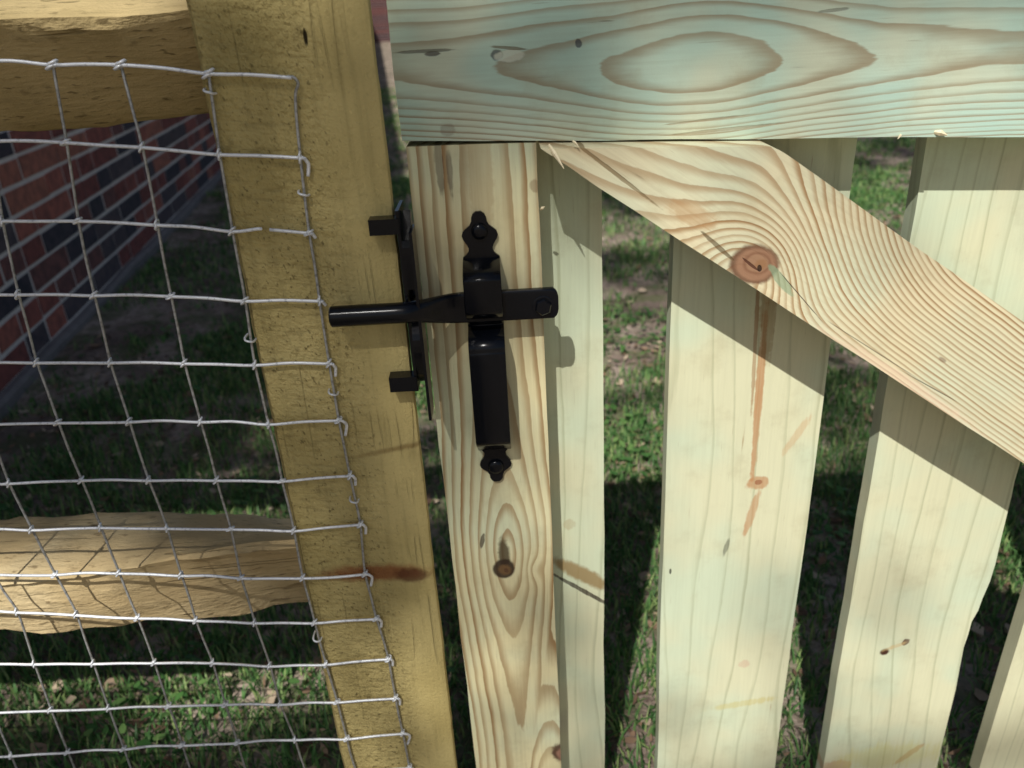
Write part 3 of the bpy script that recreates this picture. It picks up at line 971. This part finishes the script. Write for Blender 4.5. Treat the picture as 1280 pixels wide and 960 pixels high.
colC = [(150, 81), (177, 184), (196, 281), (213, 370), (230, 454), (250, 527), (270, 600), (288, 661), (301, 722), (318, 778), (337, 832), (350, 880), (368, 924)]
colD = [(65, 81), (82, 178), (97, 276), (117, 369), (137, 453), (161, 527), (185, 600), (208, 660), (226, 719), (244, 775), (265, 828), (281, 880), (296, 928)]
colE = [(-28, 76), (-13, 176), (2, 276), (22, 368), (45, 453), (72, 528), (101, 600), (125, 659), (148, 716), (171, 772), (192, 828), (210, 882), (227, 931)]
colF = [(-130, 74), (-112, 177), (-94, 277), (-72, 370), (-46, 454), (-17, 530), (10, 604), (39, 662), (68, 718), (95, 768), (116, 829), (135, 885), (154, 936)]
def mesh_depth(c_, r_):
    """The mesh bows a little off the rails between its fixings."""
    base = MESH_Y
    if c_ == 0: return base
    if c_ == 1: return base + 0.0
    return base + min(0.018, 0.006 * (c_ - 1)) + 0.004 * nz(c_ * 1.7, r_ * 0.9, 2.2)
nodes = []                         # nodes[col][row]
for ci, col in enumerate((colA, colB, colC, colD, colE, colF)):
    nodes.append([at(px, py, mesh_depth(ci, ri)) for ri, (px, py) in enumerate(col)])
for ci in range(6, 13):            # on to the left, outside the frame near the top and inside it lower down
    prev, prev2 = nodes[-1], nodes[-3]
    nodes.append([p + (p - q) * 0.5 + Vector((0, 0, 0.0015 * nz(ci, i, 1) + (0.0 if i else 0))) for i, (p, q) in enumerate(zip(prev, prev2))])
for c_ in range(len(nodes)):       # and down towards the ground
    for r_ in range(13, 18):
        a, b_ = nodes[c_][-1], nodes[c_][-3]
        nodes[c_].append(a + (a - b_) * 0.5)
RW = 0.00125
NROW = len(nodes[0])
for r_ in range(NROW):
    pts = [nodes[c_][r_] + Vector((0, -0.0012, 0)) for c_ in range(len(nodes))]
    full = []
    for i, p in enumerate(pts):
        full.append(p)
        if i < len(pts) - 1:       # the crimp between two uprights
            q = p.lerp(pts[i + 1], 0.5 + 0.15 * nz(i, r_, 3))
            full.append(q + Vector((0, -0.0008 * nz(i, r_, 5), 0.0007 + 0.0024 * nz(i * 3.1, r_ * 2.3, 8))))
    a = pts[0]
    # the cut end turns round the last upright
    if r_ == 0:
        tail = []
    elif r_ in (1, 4, 5, 6, 7, 8, 9, 10, 11, 12):
        k = 0.5 + 0.6 * abs(nz(r_ * 1.3, 2, 2))
        tail = [a + Vector((0.0028, 0.0002, -0.0004)), a + Vector((0.0068 * k, 0.0012, -0.0028)), a + Vector((0.0078 * k, 0.0022, -0.009 * k)), a + Vector((0.0032, 0.0026, -0.021 * k))]
    else:
        tail = [a + Vector((0.0024, 0.0006, -0.0008)), a + Vector((0.0040, 0.0022, -0.0042))]
    def wire(seq, name='horizontal_wire'):
        bm = bmesh.new()
        add_tube(bm, smooth_path(seq, 4), RW * 1.02, 8)
        return from_bm(name, bm, m_wire, wires, True)
    if r_ == 2:                    # this strand is snipped on the post
        g0 = at(337, 287, MESH_Y - 0.001); g1 = at(326, 286, MESH_Y - 0.001)
        wire(tail[::-1] + [full[0], g0])
        wire([g1 + Vector((0, 0.0012, -0.0004)), g1 + Vector((-0.003, 0, 0))] + full[2:])
    else:
        wire(tail[::-1] + full)
for c_ in range(len(nodes)):
    pts = [p + Vector((0, 0.0012, 0)) for p in nodes[c_]]
    full = []
    for i, p in enumerate(pts):
        full.append(p)
        if i < len(pts) - 1:
            q = p.lerp(pts[i + 1], 0.5)
            full.append(q + Vector((0.0012 * nz(c_, i * 1.7, 4), 0.0006 * nz(c_, i, 9), 0)))
    bm = bmesh.new()
    if c_ == 0:                    # the top corner is one bent wire
        full = [nodes[0][0] + Vector((-0.006, -0.0012, 0.0007)), nodes[0][0] + Vector((0.001, -0.001, 0.0004)), nodes[0][0] + Vector((0.0034, 0, -0.004))] + [nodes[0][0].lerp(nodes[0][1], 0.2) + Vector((0.001, 0.001, 0))] + full[1:]
    add_tube(bm, smooth_path(full, 3), RW * 0.85, 7)
    from_bm('vertical_wire', bm, m_wire_shaded, wires, True)
# knots: a short coil wrapped round the crossing
def knot_mesh():
    bm = bmesh.new()
    for k, off in enumerate((-0.0011, 0.0011)):
        n = 12
        pts = [Vector((0.0019 * math.cos(a) * 0.9 + off * 0.35, 0.0025 * math.sin(a), off + 0.0017 * math.cos(a))) for a in (2 * math.pi * i / n for i in range(n + 1))]
        add_tube(bm, pts, 0.00082, 5, False)
    bmesh.ops.create_uvsphere(bm, u_segments=8, v_segments=6, radius=0.0020)
    bmesh.ops.recalc_face_normals(bm, faces=bm.faces)
    me = bpy.data.meshes.new('wire_knot')
    bm.to_mesh(me); bm.free()
    me.materials.append(m_wire)
    for p in me.polygons: p.use_smooth = True
    return me
kme = knot_mesh()
wb = base_of(wires)
for c_ in range(len(nodes)):
    for r_ in range(NROW):
        pr = project(nodes[c_][r_])
        if pr and -25 < pr[0] < 540 and pr[1] < 985 and not (c_ == 0 and r_ == 0):
            o = bpy.data.objects.new('wire_knot', kme)
            COL.objects.link(o)
            o.parent = wires
            o.location = nodes[c_][r_] - wb
            o.rotation_euler = (random.uniform(-0.3, 0.3), random.uniform(-0.5, 0.5), random.uniform(-0.4, 0.4))
            o.scale = (1.05, 1.1, 1.05)
            if r_ == 0: o.scale = (1.7, 1.2, 1.1); o.rotation_euler = (0, 0.1, 0)
# staples that hold it on the post
for px, py in ((313, 422), (263, 113), (417, 488), (443, 622), (397, 795), (380, 240)):
    p = at(px, py, POST - 0.0005)
    bm = bmesh.new()
    w_ = 0.0032
    add_tube(bm, smooth_path([p + Vector((-w_, 0.006, 0.001)), p + Vector((-w_, -0.003, 0.001)), p + Vector((-w_ * 0.5, -0.0062, 0)), p + Vector((w_ * 0.5, -0.0062, -0.001)), p + Vector((w_, -0.003, -0.002)), p + Vector((w_, 0.006, -0.002))], 4), 0.0009, 6)
    from_bm('staple', bm, m_wire, wires, True)

# ------------------------------------------------------------------ grass, weeds and litter
def leafy(name, cols, rough=0.6, trans=0.25, var=0.35):
    m, b = new_mat(name, rough, 0.25)
    g = E.nt.nodes.new('ShaderNodeNewGeometry')
    rnd = E(g.outputs['Random Per Island'])
    c = mix_(sstep(rnd, 0.15, 0.5), srgb(*cols[0]), srgb(*cols[1]))
    c = mix_(sstep(rnd, 0.55, 0.95), c, srgb(*cols[2]))
    set_in(b, 'Base Color', c)
    if trans > 0:
        t = E.nt.nodes.new('ShaderNodeBsdfTranslucent')
        E.nt.links.new(c, t.inputs[0])
        mx = E.nt.nodes.new('ShaderNodeMixShader')
        mx.inputs[0].default_value = trans
        out = E.nt.nodes['Material Output']
        E.nt.links.new(b.outputs[0], mx.inputs[1])
        E.nt.links.new(t.outputs[0], mx.inputs[2])
        E.nt.links.new(mx.outputs[0], out.inputs[0])
    return m
m_grass = leafy('grass_blades', [(72, 112, 62), (100, 142, 80), (158, 178, 112)], 0.5, 0.3)
m_weed = leafy('weed_leaves', [(62, 100, 50), (80, 122, 62), (116, 150, 84)], 0.5, 0.25)
m_litter = leafy('dead_leaves', [(104, 82, 66), (150, 122, 98), (196, 176, 150)], 0.9, 0.1)

def density(x_, y_):
    """Grass comes in tufts and thins out to soil under the trees and by the wall."""
    d_wall = (x_ - WB.x) * WN.x + (y_ - WB.y) * WN.y
    n_ = 0.5 + 0.5 * noise.noise(Vector((x_ * 1.5, y_ * 1.5, 2.0))) + 0.32 * noise.noise(Vector((x_ * 4.5, y_ * 4.5, 7.0))) + 0.2 * noise.noise(Vector((x_ * 12, y_ * 12, 1.0)))
    n_ = n_ - 0.30
    if x_ > -0.15 and y_ < 1.6: n_ += 0.22
    if x_ < -0.15 and y_ < 4.0: n_ += 0.14
    if d_wall < 0.55: n_ -= 0.35 * (1 - max(d_wall, 0) / 0.55)
    return max(0.0, min(1.0, n_ * 2.6))
pts = []
def scatter(n_try, x0_, x1_, y0_, y1_):
    X = rng.uniform(x0_, x1_, n_try); Y = rng.uniform(y0_, y1_, n_try); R = rng.uniform(0, 1, n_try)
    for a, b_, r_ in zip(X, Y, R):
        if r_ < density(a, b_) and (a - WB.x) * WN.x + (b_ - WB.y) * WN.y > 0.04:
            pts.append((a, b_))
scatter(95000, -1.35, 1.25, 0.66, 2.4)
scatter(80000, -2.0, 2.6, 2.4, 5.2)
scatter(55000, -2.6, 4.4, 5.2, 11.0)
pts = np.array(pts)
N = len(pts)
zz = np.array([gz(a, b_) if b_ < 8 else 0.0 for a, b_ in pts])
far = np.clip((pts[:, 1] - 1.5) / 6, 0, 1)
L = rng.uniform(0.014, 0.042, N) * (1 + 0.3 * far)
Wd = rng.uniform(0.0011, 0.0023, N) * (1 + 2.2 * far)
az = rng.uniform(0, 2 * math.pi, N)
lean = rng.uniform(0.15, 1.1, N)
dirx, diry = np.cos(az), np.sin(az)
px_, py_ = -diry, dirx
tw = rng.uniform(-0.6, 0.6, N)
def P3(t, w):
    bend = np.sin(lean * t) * t
    h = L * t * np.cos(lean * t * 0.8)
    out = L * bend * 0.9
    return np.stack([pts[:, 0] + dirx * out + px_ * w, pts[:, 1] + diry * out + py_ * w, zz - 0.002 + h], 1)
v = np.stack([P3(np.zeros(N), -Wd), P3(np.zeros(N), Wd), P3(np.full(N, 0.55), -Wd * 0.8), P3(np.full(N, 0.55), Wd * 0.8), P3(np.ones(N), Wd * 0.0)], 1).reshape(-1, 3)
i0 = np.arange(N)[:, None] * 5
f = np.concatenate([i0 + np.array([[0, 1, 3]]), i0 + np.array([[0, 3, 2]]), i0 + np.array([[2, 3, 4]])], 0)
me = tri_mesh('grass', v, f, m_grass)
tag(link_mesh('grass', me), 'short green grass growing in tufts over the yard', 'grass', None, 'stuff')

# broad-leaved ground weeds and clover, thick in places
wp = []
spots_w = [(on_ground(1110, 270), 0.34, 620), (on_ground(1110, 235), 0.30, 300), (on_ground(790, 420), 0.16, 200), (on_ground(800, 560), 0.14, 220), (on_ground(533, 480), 0.07, 120),
           (on_ground(1010, 650), 0.10, 160), (on_ground(240, 820), 0.05, 30), (on_ground(200, 900), 0.09, 70), (on_ground(260, 420), 0.20, 120), (on_ground(330, 620), 0.06, 40)]
for c_, rad, n_ in spots_w:
    for _ in range(n_):
        a = random.uniform(0, 6.283); r_ = rad * math.sqrt(random.random())
        wp.append((c_.x + r_ * math.cos(a), c_.y + 1.3 * r_ * math.sin(a)))
for _ in range(1600):
    wp.append((random.uniform(-1.3, 3.2), random.uniform(0.7, 6.0)))
V = []; Fc = []
for a, b_ in wp:
    s = random.uniform(0.003, 0.0085) * (1 + 0.16 * b_)
    zc_ = gz(a, b_) + random.uniform(0.006, 0.034)
    R = Matrix.Rotation(random.uniform(0, 6.28), 3, 'Z') @ Matrix.Rotation(random.uniform(-0.6, 0.6), 3, 'X')
    q = [R @ Vector(t_) * s for t_ in ((-0.35, -1, 0), (0.35, -1, 0), (0.72, 0, 0.16), (0.25, 1, 0), (-0.25, 1, 0), (-0.72, 0, 0.16))]
    k = len(V)
    V += [(a + t_.x, b_ + t_.y, zc_ + t_.z) for t_ in q]
    Fc += [(k, k + 1, k + 2, k + 5), (k + 5, k + 2, k + 3, k + 4)]
me = tri_mesh('weeds', V, Fc, m_weed)
tag(link_mesh('weeds', me), 'low broad leaved weeds scattered through the lawn', 'weeds', None, 'stuff')

V = []; Fc = []
def litter(n_, x0_, x1_, y0_, y1_, s0, s1):
    for _ in range(n_):
        a, b_ = random.uniform(x0_, x1_), random.uniform(y0_, y1_)
        if (a - WB.x) * WN.x + (b_ - WB.y) * WN.y < 0.05: continue
        s = random.uniform(s0, s1)
        asp = random.choice([0.16, 0.25, 0.5, 0.7])
        R = Matrix.Rotation(random.uniform(0, 6.28), 3, 'Z') @ Matrix.Rotation(random.uniform(-0.35, 0.35), 3, 'X')
        zc_ = gz(a, b_) + random.uniform(0.004, 0.014)
        cur = random.uniform(0.05, 0.4)
        q = [R @ Vector(t_) * s for t_ in ((0, -1, cur), (asp, -0.3, 0), (asp * 0.8, 0.4, 0), (0, 1, cur * 0.7), (-asp, 0.3, 0.1), (-asp * 0.9, -0.4, 0))]
        k = len(V)
        V.extend((a + t_.x, b_ + t_.y, zc_ + t_.z) for t_ in q)
        Fc.extend([(k, k + 1, k + 4, k + 5), (k + 1, k + 2, k + 3, k + 4)])
litter(2600, -1.3, 1.2, 0.66, 2.2, 0.005, 0.015)
litter(1500, -2.2, 3.4, 2.2, 7.0, 0.010, 0.026)
me = tri_mesh('leaf_litter', V, Fc, m_litter)
tag(link_mesh('leaf_litter', me), 'dry brown leaf scraps and wood chips lying on the soil', 'leaf litter', None, 'stuff')

# ------------------------------------------------------------------ unseen tree added behind the camera, crown shaped to throw the dappled shade
tree = empty('shade_tree', (-4.6, -5.2, 0.0), 'unseen leafy tree added behind the viewer, its crown shaped to cast dappled shade', 'tree')
m_bark, b = new_mat('bark', 0.95, 0.1)
P, x, y, z = position()
n1 = noise_(vec_(x * 30.0, y * 30.0, z * 5.0), 1.0, 4.0)
set_in(b, 'Base Color', mix_(n1, srgb(70, 58, 48), srgb(110, 96, 82)))
bump_(b, n1, 0.02, 1.0)
m_leaf = leafy('tree_leaves', [(52, 86, 36), (70, 106, 46), (96, 130, 60)], 0.5, 0.35)
bm = bmesh.new()
T0 = Vector((-4.6, -5.2, 0))
add_tube(bm, [T0 + Vector(q) for q in ((0, 0, -0.1), (0.05, 0, 1.2), (0.0, 0.05, 3.0), (0.2, 0, 5.0), (0.5, 0.1, 7.0), (0.9, 0.0, 9.5), (1.2, 0.0, 11.5))], [0.30, 0.22, 0.19, 0.16, 0.12, 0.07, 0.03], 12)
for k in range(16):
    h = 3.6 + k * 0.5
    s = T0 + Vector((0.1 + 0.1 * k * 0.6, 0.05, h))
    e = s + Vector((random.uniform(1.2, 5.0) if k % 3 else -2.0, random.uniform(-1.5, 1.5), random.uniform(0.6, 1.8)))
    add_tube(bm, [s, s.lerp(e, 0.5) + Vector((0, 0, 0.25)), e], [0.07 - 0.003 * k, 0.03, 0.008], 6)
from_bm('trunk', bm, m_bark, tree, True)
SUNV = -LIGHT
lit = [(on_ground(790, 470), 0.22, 0.32), (on_ground(800, 590), 0.20, 0.20), (on_ground(1110, 255), 0.42, 0.40), (on_ground(1010, 640), 0.16, 0.22),
       (on_ground(535, 490), 0.10, 0.2), (on_ground(200, 900), 0.12, 0.05), (on_ground(1240, 620), 0.16, 0.25), (on_ground(790, 300), 0.30, 0.15)]
def shade_wanted(L_):
    """How thick the crown is on the sun ray through this leaf: the real crown has gaps."""
    s = (GATE - L_[1]) / LIGHT.y
    X = L_[0] + LIGHT.x * s; Z = L_[2] + LIGHT.z * s
    if Z < HC + 0.06:
        if X > 0.11: return 0.03
        if X > -0.03: return 0.03 + 0.47 * (0.11 - X) / 0.14
        if X > -0.21: return 0.52 if Z > 0.35 else 0.28
        if Z > 0.72: return 0.95 if Z < HC - 0.03 else 0.0
        if 0.33 < Z < 0.49 and X < -0.29: return 0.0
        if 0.26 < Z < 0.34 and -0.64 < X < -0.36: return 0.0
        return 1.0
    s = L_[2] / -LIGHT.z
    X = L_[0] + LIGHT.x * s; Y = L_[1] + LIGHT.y * s
    for c_, rx, ry in lit:
        if ((X - c_.x) / rx) ** 2 + ((Y - c_.y) / ry) ** 2 < 1: return 0.0
    n_ = 0.36 + 1.1 * noise.noise(Vector((X * 2.2, Y * 1.6, 3.3)))
    return max(0.05, min(1.0, n_))
V = []; Fc = []
cen = Vector((-1.9, -5.0, 9.4)); rad = Vector((4.3, 2.8, 4.6))
tries = 0; made = 0
CN = rng.normal(0, 1, (90000, 3)); CR = rng.uniform(0, 1, 90000); CU = rng.uniform(0, 1, 90000); CS = rng.uniform(0.030, 0.055, 90000)
for d_, r_, u_, s in zip(CN, CR, CU, CS):
    d_ = d_ / np.linalg.norm(d_)
    p = (cen.x + d_[0] * rad.x * r_ ** 0.4, cen.y + d_[1] * rad.y * r_ ** 0.4, cen.z + d_[2] * rad.z * r_ ** 0.4)
    if u_ > shade_wanted(p): continue
    n_ = Vector(rng.normal(0, 1, 3)); n_.z += 0.8; n_.normalize()
    t_ = n_.cross(Vector(rng.normal(0, 1, 3))).normalized(); b2 = n_.cross(t_)
    P_ = Vector(p)
    k = len(V)
    V += [P_ - t_ * s, P_ + b2 * s * 0.55, P_ + t_ * s, P_ - b2 * s * 0.55]
    Fc.append((k, k + 1, k + 2, k + 3))
me = tri_mesh('crown', np.array([tuple(a - T0) for a in V]), Fc, m_leaf)
link_mesh('crown', me, tree)
